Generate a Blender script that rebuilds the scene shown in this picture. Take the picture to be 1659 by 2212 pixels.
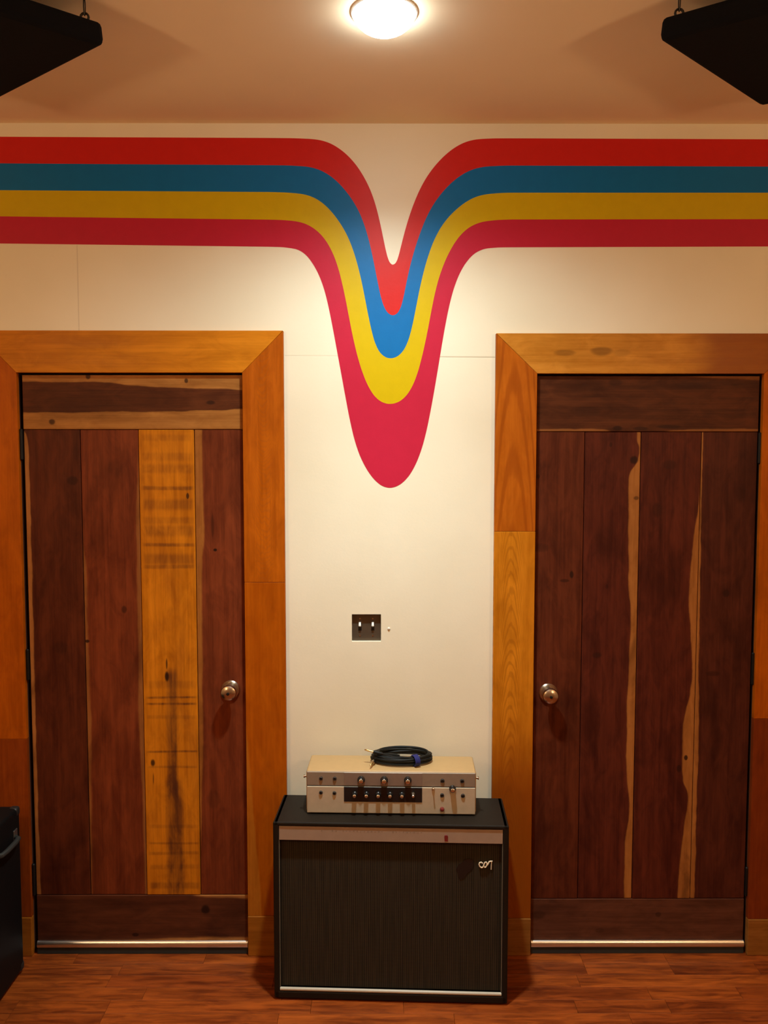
import bpy, bmesh, math, random
from mathutils import Vector, Matrix
from mathutils.geometry import tessellate_polygon

# ------------------------------------------------------------------ scene, camera, light
for o in list(bpy.data.objects):
    bpy.data.objects.remove(o, do_unlink=True)
SC = bpy.context.scene
COL = SC.collection
random.seed(7)

CEIL = 2.904
PITCH, ROLL, YAW = 0.0657593, 0.00032349, 0.00220581
cam_data = bpy.data.cameras.new('camera')
cam_data.sensor_fit = 'VERTICAL'
cam_data.sensor_height = 36.0
cam_data.sensor_width = 27.0
cam_data.lens = 1790.0 / 2212.0 * 36.0
cam_data.clip_start = 0.05
cam = bpy.data.objects.new('camera', cam_data)
COL.objects.link(cam)
fw = Vector((math.sin(YAW) * math.cos(PITCH), math.cos(YAW) * math.cos(PITCH), -math.sin(PITCH)))
rt = Vector((math.cos(YAW), -math.sin(YAW), 0))
up = rt.cross(fw)
rt2 = math.cos(ROLL) * rt + math.sin(ROLL) * up
up2 = -math.sin(ROLL) * rt + math.cos(ROLL) * up
cam.matrix_world = Matrix(((rt2.x, up2.x, -fw.x, 0.0), (rt2.y, up2.y, -fw.y, -2.8765),
                           (rt2.z, up2.z, -fw.z, 1.7795), (0, 0, 0, 1)))
SC.camera = cam

world = bpy.data.worlds.new('world')
SC.world = world
world.use_nodes = True
world.node_tree.nodes['Background'].inputs[0].default_value = (1.0, 0.62, 0.35, 1)
world.node_tree.nodes['Background'].inputs[1].default_value = 0.0

SC.view_settings.view_transform = 'Standard'
SC.view_settings.look = 'None'
SC.view_settings.gamma = 1.0
SC.view_settings.exposure = 0.0
SC.view_settings.use_curve_mapping = False

# (power, cone in degrees) pairs: the wide glow and the reflector's core of each lamp
KEY_BEAMS, KEY_COLOR = ((78.0, 156.0), (112.0, 84.0)), (0.87, 1.0, 0.98)
FILL_RADIANCE, FILL_COLOR = 112.0, (1.0, 0.66, 0.35)

# ------------------------------------------------------------------ helpers
def link(o, parent=None):
    COL.objects.link(o)
    if parent:
        o.parent = parent
    return o

def tag(o, label=None, cat=None, group=None, kind=None):
    if label: o['label'] = label
    if cat: o['category'] = cat
    if group: o['group'] = group
    if kind: o['kind'] = kind
    return o

def empty(name, loc=(0, 0, 0), rz=0.0):
    o = bpy.data.objects.new(name, None)
    o.empty_display_size = 0.05
    o.location = loc
    o.rotation_euler = (0, 0, rz)
    return link(o)

def obj(name, bm, mat, parent=None, loc=(0, 0, 0), rot=(0, 0, 0), smooth=False):
    me = bpy.data.meshes.new(name)
    bmesh.ops.recalc_face_normals(bm, faces=bm.faces)
    bm.to_mesh(me)
    bm.free()
    if mat: me.materials.append(mat)
    if smooth:
        for p in me.polygons: p.use_smooth = True
        try:
            me.set_sharp_from_angle(angle=math.radians(35))
        except Exception:
            pass
    o = bpy.data.objects.new(name, me)
    o.location = loc
    o.rotation_euler = rot
    return link(o, parent)

def box(x0, x1, y0, y1, z0, z1, bev=0.0, seg=2, bm=None):
    own = bm is None
    b2 = bmesh.new()
    bmesh.ops.create_cube(b2, size=1.0)
    for v in b2.verts:
        v.co = Vector((x0 + (v.co.x + .5) * (x1 - x0), y0 + (v.co.y + .5) * (y1 - y0), z0 + (v.co.z + .5) * (z1 - z0)))
    if bev > 0:
        bmesh.ops.bevel(b2, geom=list(b2.edges), offset=bev, segments=seg, affect='EDGES', profile=0.5)
    if own:
        return b2
    me = bpy.data.meshes.new('t'); b2.to_mesh(me); b2.free(); bm.from_mesh(me); bpy.data.meshes.remove(me)
    return bm

def prism(pts, y0, y1, bev=0.0):
    """polygon in XZ extruded from y0 to y1"""
    bm = bmesh.new()
    a = [bm.verts.new((p[0], y0, p[1])) for p in pts]
    b = [bm.verts.new((p[0], y1, p[1])) for p in pts]
    n = len(pts)
    bm.faces.new(a); bm.faces.new(b[::-1])
    for i in range(n):
        bm.faces.new((a[i], b[i], b[(i + 1) % n], a[(i + 1) % n]))
    bmesh.ops.recalc_face_normals(bm, faces=bm.faces)
    if bev > 0:
        bmesh.ops.bevel(bm, geom=list(bm.edges), offset=bev, segments=1, affect='EDGES')
    return bm

def lathe(profile, axis='-y', seg=24, bm=None, off=(0, 0, 0), caps=True):
    """profile: (radius, distance along axis)"""
    bm = bm or bmesh.new()
    rings = []
    for r, d in profile:
        ring = []
        for i in range(seg):
            a = 2 * math.pi * i / seg
            c, s = r * math.cos(a), r * math.sin(a)
            if axis == '-y': p = (c, -d, s)
            elif axis == 'z': p = (c, s, d)
            elif axis == '-z': p = (c, s, -d)
            else: p = (d, c, s)
            ring.append(bm.verts.new((p[0] + off[0], p[1] + off[1], p[2] + off[2])))
        rings.append(ring)
    for a, b in zip(rings, rings[1:]):
        for i in range(seg):
            bm.faces.new((a[i], a[(i + 1) % seg], b[(i + 1) % seg], b[i]))
    if caps:
        if profile[0][0] > 1e-5: bm.faces.new(rings[0])
        if profile[-1][0] > 1e-5: bm.faces.new(rings[-1])
    bmesh.ops.remove_doubles(bm, verts=bm.verts, dist=1e-6)
    return bm

def tube(pts, r, seg=8, bm=None, closed=False, taper=None):
    bm = bm or bmesh.new()
    P = [Vector(p) for p in pts]
    n = len(P)
    rings = []
    nrm = None
    for i in range(n):
        if closed:
            t = (P[(i + 1) % n] - P[i - 1]).normalized()
        else:
            t = (P[min(i + 1, n - 1)] - P[max(i - 1, 0)]).normalized()
        if nrm is None:
            ref = Vector((0, 0, 1)) if abs(t.z) < .9 else Vector((1, 0, 0))
            nrm = t.cross(ref).normalized()
        else:
            nrm = (nrm - t * nrm.dot(t)).normalized()
        bn = t.cross(nrm)
        rr = r if taper is None else r * taper[i]
        rings.append([bm.verts.new(P[i] + rr * (math.cos(2 * math.pi * k / seg) * nrm + math.sin(2 * math.pi * k / seg) * bn)) for k in range(seg)])
    m = n if closed else n - 1
    for i in range(m):
        a, b = rings[i], rings[(i + 1) % n]
        for k in range(seg):
            bm.faces.new((a[k], a[(k + 1) % seg], b[(k + 1) % seg], b[k]))
    if not closed:
        bm.faces.new(rings[0]); bm.faces.new(rings[-1][::-1])
    return bm

# ------------------------------------------------------------------ material helpers
class NT:
    def __init__(self, name):
        self.m = bpy.data.materials.new(name)
        self.m.use_nodes = True
        self.t = self.m.node_tree
        self.b = self.t.nodes['Principled BSDF']
    def n(self, typ, **kw):
        nd = self.t.nodes.new(typ)
        for k, v in kw.items():
            setattr(nd, k, v)
        return nd
    def set(self, sock, v):
        if hasattr(v, 'is_output') or isinstance(v, bpy.types.NodeSocket):
            self.t.links.new(v, sock)
        else:
            if sock.type == 'RGBA' and len(v) == 3: v = (*v, 1)
            sock.default_value = v
    def math(self, op, a, b=0.0, c=None, clamp=False):
        nd = self.n('ShaderNodeMath', operation=op, use_clamp=clamp)
        self.set(nd.inputs[0], a); self.set(nd.inputs[1], b)
        if c is not None: self.set(nd.inputs[2], c)
        return nd.outputs[0]
    def mapr(self, v, a, b, c, d, interp='SMOOTHSTEP'):
        nd = self.n('ShaderNodeMapRange', interpolation_type=interp)
        for s, x in zip(nd.inputs, (v, a, b, c, d)): self.set(s, x)
        return nd.outputs[0]
    def mix(self, f, a, b, blend='MIX'):
        nd = self.n('ShaderNodeMix', data_type='RGBA', blend_type=blend)
        self.set(nd.inputs[0], f); self.set(nd.inputs[6], a); self.set(nd.inputs[7], b)
        return nd.outputs[2]
    def comb(self, x, y, z):
        nd = self.n('ShaderNodeCombineXYZ')
        self.set(nd.inputs[0], x); self.set(nd.inputs[1], y); self.set(nd.inputs[2], z)
        return nd.outputs[0]
    def coords(self, kind='Object'):
        tc = self.n('ShaderNodeTexCoord')
        s = self.n('ShaderNodeSeparateXYZ')
        self.t.links.new(tc.outputs[kind], s.inputs[0])
        return tc.outputs[kind], s.outputs[0], s.outputs[1], s.outputs[2]
    def noise(self, vec, scale, detail=4, rough=.55, dist=0.0):
        nd = self.n('ShaderNodeTexNoise')
        self.set(nd.inputs['Vector'], vec); nd.inputs['Scale'].default_value = scale
        nd.inputs['Detail'].default_value = detail; nd.inputs['Roughness'].default_value = rough
        nd.inputs['Distortion'].default_value = dist
        return nd.outputs[0]
    def bump(self, h, strength, dist=.002):
        nd = self.n('ShaderNodeBump')
        nd.inputs['Strength'].default_value = strength; nd.inputs['Distance'].default_value = dist
        self.set(nd.inputs['Height'], h)
        self.t.links.new(nd.outputs[0], self.b.inputs['Normal'])
    def out(self, col=None, rough=.5, metal=0.0, spec=None):
        if col is not None: self.set(self.b.inputs['Base Color'], col)
        self.set(self.b.inputs['Roughness'], rough)
        self.b.inputs['Metallic'].default_value = metal
        if spec is not None: self.b.inputs['Specular IOR Level'].default_value = spec
        return self.m

def simple(name, col, rough=.5, metal=0.0, var=.12, scale=40, spec=None, bump=0.0):
    t = NT(name)
    v, x, y, z = t.coords()
    nz = t.noise(v, scale, 3)
    c = t.mix(nz, tuple(k * (1 - var) for k in col), tuple(min(1, k * (1 + var)) for k in col))
    if bump: t.bump(nz, bump, .001)
    return t.out(c, rough, metal, spec)

def wood(name, L, W, axis='z', heart=((.05, .017, .009), (.13, .045, .02)), sapc=((.30, .13, .045), (.50, .25, .10)),
         left=None, right=None, knots=(), rects=(), blot=.45, seed=0.0, cath=None, rough=.5, full_sap=False,
         fine=.35, soft=.004, spec=.11, redpatch=None):
    """board material in the board's own metres: u across, v along.  left/right: [(t along 0..1, sapwood width)]"""
    t = NT(name)
    vec, x, y, z = t.coords()
    u, v = (x, z) if axis == 'z' else (z, x)
    yy = t.math('ADD', y, seed * 3.17)
    g1 = t.noise(t.comb(t.math('MULTIPLY', u, 46), yy, t.math('MULTIPLY', v, 1.7)), 1.0, 5, .6, .35)
    g2 = t.noise(t.comb(t.math('MULTIPLY', u, 260), yy, t.math('MULTIPLY', v, 5.0)), 1.0, 3, .6)
    bl = t.noise(t.comb(t.math('MULTIPLY', u, 9), yy, t.math('MULTIPLY', v, 3.4)), 1.0, 4, .6, .5)
    ja = t.noise(t.comb(t.math('MULTIPLY', u, 4), t.math('ADD', yy, 9.1), t.math('MULTIPLY', v, 9)), 1.0, 3, .6)
    gg = t.math('ADD', t.math('MULTIPLY', g1, .65), t.math('MULTIPLY', g2, .35))
    mt = t.noise(t.comb(t.math('MULTIPLY', u, 22), t.math('ADD', yy, 4.4), t.math('MULTIPLY', v, 7.5)), 1.0, 5, .62, .8)
    gs = t.mapr(t.math('ADD', t.math('MULTIPLY', gg, .55), t.math('MULTIPLY', mt, .45)), .30, .70, 0, 1)
    hc = t.mix(gs, heart[0], heart[1])
    sc = t.mix(gs, sapc[0], sapc[1])
    if full_sap:
        col = sc
    else:
        col = hc
        m = None
        for spec_, side in ((left, 0), (right, 1)):
            if not spec_: continue
            fc = t.n('ShaderNodeFloatCurve')
            cm = fc.mapping; cu = cm.curves[0]
            pts = sorted(spec_)
            while len(cu.points) < len(pts): cu.points.new(.5, .5)
            for p, (a, b) in zip(cu.points, pts):
                p.location = (a, min(1, b / .2)); p.handle_type = 'AUTO_CLAMPED'
            cm.update()
            t.set(fc.inputs['Value'], t.math('DIVIDE', v, L))
            wd = t.math('MULTIPLY', fc.outputs[0], .2)
            dist = u if side == 0 else t.math('SUBTRACT', W, u)
            dd = t.math('SUBTRACT', dist, wd)
            dd = t.math('ADD', dd, t.math('MULTIPLY', t.math('SUBTRACT', ja, .5), .012))
            mk = t.mapr(dd, -soft, soft, 1, 0)
            mk = t.math('MULTIPLY', mk, t.mapr(wd, 0.0005, .006, 0, 1))
            m = mk if m is None else t.math('MAXIMUM', m, mk)
        if m is not None:
            col = t.mix(m, col, sc)
    # soft blotches of darker heartwood
    col = t.mix(t.math('MULTIPLY', t.mapr(bl, .48, .72, 0, 1), blot), col, tuple(k * .45 for k in heart[0]) if not full_sap else heart[1])
    if cath:
        uc, wu, freq, strg, dc, sg = cath
        q = t.math('DIVIDE', t.math('SUBTRACT', u, uc), wu)
        q = t.math('MULTIPLY', t.math('MULTIPLY', q, q), sg)
        f = t.math('ADD', t.math('ADD', v, q), t.math('MULTIPLY', bl, .16))
        rg = t.math('SINE', t.math('MULTIPLY', f, freq))
        rg = t.mapr(rg, .1, .95, 0, 1)
        col = t.mix(t.math('MULTIPLY', rg, strg), col, dc)
    if redpatch:
        (a0, a1), pc, st = redpatch
        mk = t.mapr(t.math('ADD', v, t.math('MULTIPLY', bl, .15)), a0, a1, 0, st)
        col = t.mix(mk, col, pc)
    for (u0, u1, v0, v1, st, su, sv) in rects:
        a = t.math('MULTIPLY', t.mapr(u, u0 - su, u0 + su, 0, 1), t.mapr(u, u1 - su, u1 + su, 1, 0))
        vj = t.math('ADD', v, t.math('MULTIPLY', t.math('SUBTRACT', ja, .5), .012))
        b = t.math('MULTIPLY', t.mapr(vj, v0 - sv, v0 + sv, 0, 1), t.mapr(vj, v1 - sv, v1 + sv, 1, 0))
        k = t.math('MULTIPLY', t.math('MULTIPLY', a, b), t.mapr(t.math('ADD', t.math('MULTIPLY', mt, .6), t.math('MULTIPLY', gg, .4)), .36, .62, st, st * .48))
        col = t.mix(k, col, (.075, .022, .010))
    for (u0, v0, ru, rv, st) in knots:
        a = t.math('DIVIDE', t.math('SUBTRACT', u, u0), ru)
        b = t.math('DIVIDE', t.math('SUBTRACT', v, v0), rv)
        d = t.math('ADD', t.math('MULTIPLY', a, a), t.math('MULTIPLY', b, b))
        d = t.math('ADD', d, t.math('MULTIPLY', t.math('SUBTRACT', g1, .5), .8))
        col = t.mix(t.mapr(d, .25, 1.0, st, 0), col, (.02, .007, .004))
    t.bump(gg, fine, .0012)
    return t.out(col, t.mapr(gg, .3, .7, rough - .06, rough + .1, 'LINEAR'), 0, spec)

# ------------------------------------------------------------------ shared materials
def wall_material():
    t = NT('cream_paint')
    vec, x, y, z = t.coords()
    big = t.noise(vec, 1.6, 3)
    fine = t.noise(vec, 130, 3, .6)
    mid = t.noise(vec, 26, 3, .5)
    c = t.mix(t.mapr(big, .35, .65, 0, 1, 'LINEAR'), (.80, .735, .56), (.86, .80, .63))
    h = t.math('ADD', t.math('MULTIPLY', fine, .35), t.math('MULTIPLY', mid, .65))
    # taped board joints, just readable under the paint
    def seam(co, c0, lim, l0, l1):
        k = t.mapr(t.math('ABSOLUTE', t.math('SUBTRACT', co, c0)), .0009, .0026, 1, 0)
        return t.math('MULTIPLY', k, t.math('MULTIPLY', t.math('GREATER_THAN', lim, l0), t.math('LESS_THAN', lim, l1)))
    wob = t.math('ADD', z, t.math('MULTIPLY', x, .006))
    s1 = seam(wob, 2.1262, x, -.335, .395)
    s1b = seam(wob, 2.1252, x, .17, .388)
    s2 = seam(x, -1.039, z, 2.21, 2.50)
    sm = t.math('MAXIMUM', t.math('MULTIPLY', s1, .35), t.math('MULTIPLY', s2, .5))
    sm = t.math('MAXIMUM', sm, s1b)
    h = t.math('SUBTRACT', h, t.math('MULTIPLY', sm, 1.2))
    c = t.mix(t.math('MULTIPLY', sm, .5), c, (.32, .24, .14))
    t.bump(h, .22, .0022)
    return t.out(c, .42, 0, .45)

M = {}
M['wall'] = wall_material()
M['ceiling'] = simple('ceiling_paint', (.9272, .7680, .5304), .75, var=.05, scale=3, spec=.2)
M['side_wall'] = simple('side_wall_paint', (.62, .47, .30), .7, var=.06, scale=3)

def paint(name, col):
    t = NT(name)
    vec, x, y, z = t.coords()
    fine = t.noise(vec, 130, 3, .6)
    mid = t.noise(vec, 26, 3, .5)
    c = t.mix(mid, tuple(k * .93 for k in col), tuple(min(1, k * 1.05) for k in col))
    t.bump(t.math('ADD', t.math('MULTIPLY', fine, .35), t.math('MULTIPLY', mid, .65)), .22, .0022)
    return t.out(c, .42, 0, .20)
M['red'] = paint('red_paint', (.59, .016, .013))
M['blue'] = paint('blue_paint', (.004, .15, .43))
M['yellow'] = paint('yellow_paint', (.61, .43, .001))
M['magenta'] = paint('magenta_paint', (.52, .016, .048))

M['black_metal'] = simple('black_hinge_metal', (.012, .011, .010), .5, .6)
M['nickel'] = simple('brushed_nickel', (.58, .50, .40), .26, 1.0, var=.06)
M['aluminium'] = simple('aluminium', (.82, .82, .80), .30, 1.0, var=.05)
M['rubber'] = simple('rubber', (.022, .024, .022), .7)
M['dark_gap'] = simple('dark_stained_jamb', (.060, .024, .012), .7)
M['tolex'] = simple('charcoal_tolex', (.0125, .0085, .0052), .55, spec=.2, var=.35, scale=420, bump=.5)
M['tolex_black'] = simple('black_tolex', (.0042, .0042, .0045), .6, var=.35, scale=420, bump=.5, spec=.15)
M['fabric_black'] = simple('black_panel_fabric', (.006, .006, .007), .95, var=.3, scale=300, spec=.1, bump=.4)
M['cream_case'] = simple('cream_case', (.46, .29, .125), .5, var=.05)
M['panel_upper'] = simple('taupe_panel', (.2800, .2128, .1540), .45, .2, var=.10, scale=60)
M['panel_lower'] = simple('silver_panel', (.5270, .4340, .3100), .45, .2, var=.12, scale=40)
M['strip'] = simple('brushed_strip', (.3900, .3055, .2340), .45, .25, var=.08, scale=30)
M['gloss_black'] = simple('gloss_black', (.010, .010, .010), .25)
M['knob_metal'] = simple('knob_metal', (.70, .64, .56), .25, 1.0, var=.04)
M['jewel'] = simple('red_jewel', (.17, .018, .018), .3)
M['piping'] = simple('grey_piping', (.55, .50, .40), .35, var=.05)
M['piping_dark'] = simple('worn_piping', (.16, .14, .10), .5, var=.2)
M['cable'] = simple('cable_rubber', (.0045, .0050, .0042), .5, var=.2, spec=.25)
M['blue_tie'] = simple('blue_tie', (.008, .012, .13), .6)
M['brass'] = simple('brass_plug', (.75, .55, .25), .3, 1.0)
M['toggle'] = simple('white_toggle', (.88, .86, .82), .35, var=.02)
M['plate'] = simple('bronze_plate', (.115, .085, .058), .40, .5, var=.15, scale=30)
M['white_trim'] = simple('white_trim', (.75, .70, .62), .5, var=.03)
M['steel_hook'] = simple('dark_steel', (.05, .05, .05), .5, .7)
M['corner_metal'] = simple('corner_metal', (.36, .36, .33), .35, .9)

t = NT('grille_cloth')
vec, x, y, z = t.coords()
a = t.math('SINE', t.math('MULTIPLY', x, 900.0)); b = t.math('SINE', t.math('MULTIPLY', z, 1500.0))
n1 = t.noise(t.comb(t.math('MULTIPLY', x, 180), y, t.math('MULTIPLY', z, 6)), 1.0, 3)
w_ = t.math('ADD', t.math('MULTIPLY', t.math('ADD', a, t.math('MULTIPLY', b, .4)), .22), n1)
c = t.mix(t.mapr(w_, .1, .9, 0, 1), (.0155, .0125, .0078), (.0430, .0320, .0185))
t.bump(w_, .3, .001)
M['grille'] = t.out(c, .8, 0, .2)

t = NT('warm_lens')
t.b.inputs['Emission Color'].default_value = (.90, 1.0, 1.0, 1)
t.b.inputs['Emission Strength'].default_value = 26.0
M['lens'] = t.out((.9, .9, .9), .4)
t = NT('fill_lens')
t.b.inputs['Emission Color'].default_value = (*FILL_COLOR, 1)
t.b.inputs['Emission Strength'].default_value = FILL_RADIANCE
M['lens_fill'] = t.out((.9, .9, .9), .4)

def floor_material(strips):
    t = NT('floor_strip_wood' if strips else 'floor_far_wood')
    vec, x, y, z = t.coords('Object')
    oi = t.n('ShaderNodeObjectInfo')
    r = oi.outputs['Random']
    if not strips:
        br = t.n('ShaderNodeTexBrick')
        t.set(br.inputs['Vector'], vec)
        br.inputs['Scale'].default_value = 1.0
        br.inputs['Brick Width'].default_value = .46; br.inputs['Row Height'].default_value = .066
        br.inputs['Mortar Size'].default_value = .0006
        br.inputs['Color1'].default_value = (0, 0, 0, 1); br.inputs['Color2'].default_value = (1, 1, 1, 1)
        r = br.outputs['Color']
    sh = t.math('MULTIPLY', oi.outputs['Random'], 37.0)
    g = t.noise(t.comb(t.math('ADD', t.math('MULTIPLY', x, 3.5), sh), t.math('MULTIPLY', y, 70), sh), 1.0, 5, .62, .4)
    g2 = t.noise(t.comb(t.math('ADD', t.math('MULTIPLY', x, 1.8), sh), t.math('MULTIPLY', y, 14), sh), 1.0, 3, .6, .6)
    k = t.math('ADD', t.math('MULTIPLY', g, .5), t.math('MULTIPLY', g2, .5))
    g3 = t.noise(t.comb(t.math('ADD', t.math('MULTIPLY', x, 7), sh), t.math('MULTIPLY', y, 36), sh), 1.0, 4, .6, 1.0)
    k = t.math('ADD', t.math('MULTIPLY', k, .6), t.math('MULTIPLY', g3, .4))
    c1 = t.mix(t.mapr(k, .34, .66, 0, 1), (.078, .0115, .0026), (.325, .0620, .0088))
    c2 = t.mix(t.mapr(k, .34, .66, 0, 1), (.135, .0232, .0042), (.490, .1080, .0135))
    c = t.mix(r, c1, c2)
    t.bump(g, .12, .0008)
    return t.out(c, t.mapr(g, .3, .7, .30, .42, 'LINEAR'), 0, .4)

# ------------------------------------------------------------------ room shell
XL, XR, YF = -2.45, 2.45, -5.3
DOOR = {1: dict(x0=-1.250, x1=-.4787, top=2.0685), 2: dict(x0=.5305, x1=1.3075, top=2.0660)}
SW = (-.1064, -.0041, 1.1335, 1.2305)

def wall_with_holes(x0, x1, z0, z1, holes, thick):
    xs = sorted({x0, x1, *[h[0] for h in holes], *[h[1] for h in holes]})
    zs = sorted({z0, z1, *[h[2] for h in holes], *[h[3] for h in holes]})
    solid = {}
    for i in range(len(xs) - 1):
        for j in range(len(zs) - 1):
            cx, cz = (xs[i] + xs[i + 1]) / 2, (zs[j] + zs[j + 1]) / 2
            solid[i, j] = not any(h[0] < cx < h[1] and h[2] < cz < h[3] for h in holes)
    bm = bmesh.new()
    def q(*c): bm.faces.new([bm.verts.new(p) for p in c])
    for (i, j), s in solid.items():
        if not s: continue
        a, b, c, d = xs[i], xs[i + 1], zs[j], zs[j + 1]
        q((a, 0, c), (b, 0, c), (b, 0, d), (a, 0, d))
        q((a, thick, c), (a, thick, d), (b, thick, d), (b, thick, c))
        if not solid.get((i - 1, j)): q((a, 0, c), (a, 0, d), (a, thick, d), (a, thick, c))
        if not solid.get((i + 1, j)): q((b, 0, c), (b, thick, c), (b, thick, d), (b, 0, d))
        if not solid.get((i, j - 1)): q((a, 0, c), (a, thick, c), (b, thick, c), (b, 0, c))
        if not solid.get((i, j + 1)): q((a, 0, d), (b, 0, d), (b, thick, d), (a, thick, d))
    bmesh.ops.remove_doubles(bm, verts=bm.verts, dist=1e-5)
    return bm

JB = .014   # jamb board thickness
holes = [(d['x0'] - JB - .003, d['x1'] + JB + .003, 0.0, d['top'] + JB + .003) for d in DOOR.values()] + [SW]
wall = obj('wall_back', wall_with_holes(XL, XR, 0.0, CEIL, holes, .12), M['wall'])
tag(wall, 'cream painted wall with the striped mural between two wooden doors', 'wall', kind='structure')
for nm, b, lab in (('wall_left', (XL - .1, XL, YF, .12, 0, CEIL), 'plain tan side wall left of the doors'),
                   ('wall_right', (XR, XR + .1, YF, .12, 0, CEIL), 'plain tan side wall right of the doors'),
                   ('wall_front', (XL - .1, XR + .1, YF - .1, YF, 0, CEIL), 'plain tan wall behind the viewer')):
    tag(obj(nm, box(*b), M['side_wall']), lab, 'wall', kind='structure')
tag(obj('ceiling', box(XL - .1, XR + .1, YF - .1, .12, CEIL, CEIL + .1), M['ceiling']),
    'flat tan painted ceiling with a round lamp and two hanging panels', 'ceiling', kind='structure')

# floor: recessed bed under the separate boards near the doors, plain surface beyond
PX0, PX1, PY0, PT = -1.95, 1.95, -1.386, .012
bm = bmesh.new()
def fq(x0, x1, y0, y1, z):
    bm.faces.new([bm.verts.new(p) for p in ((x0, y0, z), (x1, y0, z), (x1, y1, z), (x0, y1, z))])
fq(PX0, PX1, PY0, .12, -PT)
fq(XL - .1, PX0, YF - .1, .12, 0); fq(PX1, XR + .1, YF - .1, .12, 0); fq(PX0, PX1, YF - .1, PY0, 0)
for (a, b_) in (((PX0, PY0), (PX1, PY0)), ((PX0, PY0), (PX0, .12)), ((PX1, PY0), (PX1, .12))):
    bm.faces.new([bm.verts.new(p) for p in ((*a, -PT), (*b_, -PT), (*b_, 0), (*a, 0))])
floor = obj('floor', bm, floor_material(False))
tag(floor, 'reddish brown narrow strip wood floor', 'floor', kind='structure')
FM = floor_material(True)
strip_len = (.30, .38, .46, .56, .66)
strip_mesh = []
for L in strip_len:
    b = box(0, L - .0008, 0, .0652, -PT, 0, .0004, 1)
    me = bpy.data.meshes.new('floor_strip'); b.to_mesh(me); b.free(); me.materials.append(FM); strip_mesh.append(me)
rnd = random.Random(11)
for r in range(22):
    y0 = .066 - .066 * (r + 1) + .0004
    xx = PX0 - 0.0
    first = True
    while xx < PX1 - .02:
        k = rnd.randrange(5)
        L = strip_len[k]
        rest = PX1 - xx
        if rest < L + .05 or first:
            cand = [i for i in range(5) if strip_len[i] <= rest + 1e-6]
            if not cand: break
            k = rnd.choice(cand); L = strip_len[k]
        first = False
        o = bpy.data.objects.new('floor_strip', strip_mesh[k]); o.location = (xx, y0 - .066 + .066, 0)
        link(o, floor); xx += L

# ------------------------------------------------------------------ doors
HEART = ((.050, .0098, .0040), (.130, .029, .0098))
HEART_MID = ((.098, .0175, .0060), (.235, .050, .0145))
SAP = ((.27, .098, .022), (.47, .195, .052))
GOLD = ((.37, .105, .003), (.70, .235, .009))

def v_of(y, y_bot=1933.0): return (y_bot - y) * .001653

def knob(parent, x, z):
    k = obj('door_knob', lathe([(.010, .006), (.010, .016), (.013, .022), (.022, .028), (.0268, .036), (.0275, .043), (.025, .050), (.017, .0555), (.006, .057), (0, .057)], seg=32), M['nickel'], parent, (x, 0, z), smooth=True)
    obj('rose', lathe([(.0335, -.001), (.0335, .004), (.030, .008), (.012, .009), (.010, .009)], seg=32), M['nickel'], k, smooth=True)
    obj('turn_button', lathe([(.0052, .055), (.0052, .0600), (.0035, .0610), (0, .0610)], seg=14), M['black_metal'], k, smooth=True)

def hinge(parent, x, z0, z1, side):
    h = obj('hinge', lathe([(.0038, -.006), (.0062, -.003), (.0062, 0)] + [(.0062, (z1 - z0) * f) for f in (.2, .4, .6, .8)] + [(.0062, z1 - z0), (.0062, z1 - z0 + .003), (.0038, z1 - z0 + .006)], axis='z', seg=12), M['black_metal'], parent, (x, -.004, z0), smooth=True)
    obj('leaf', box(-.0050, .0050, .004, .030, 0, z1 - z0), M['black_metal'], h)

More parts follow.
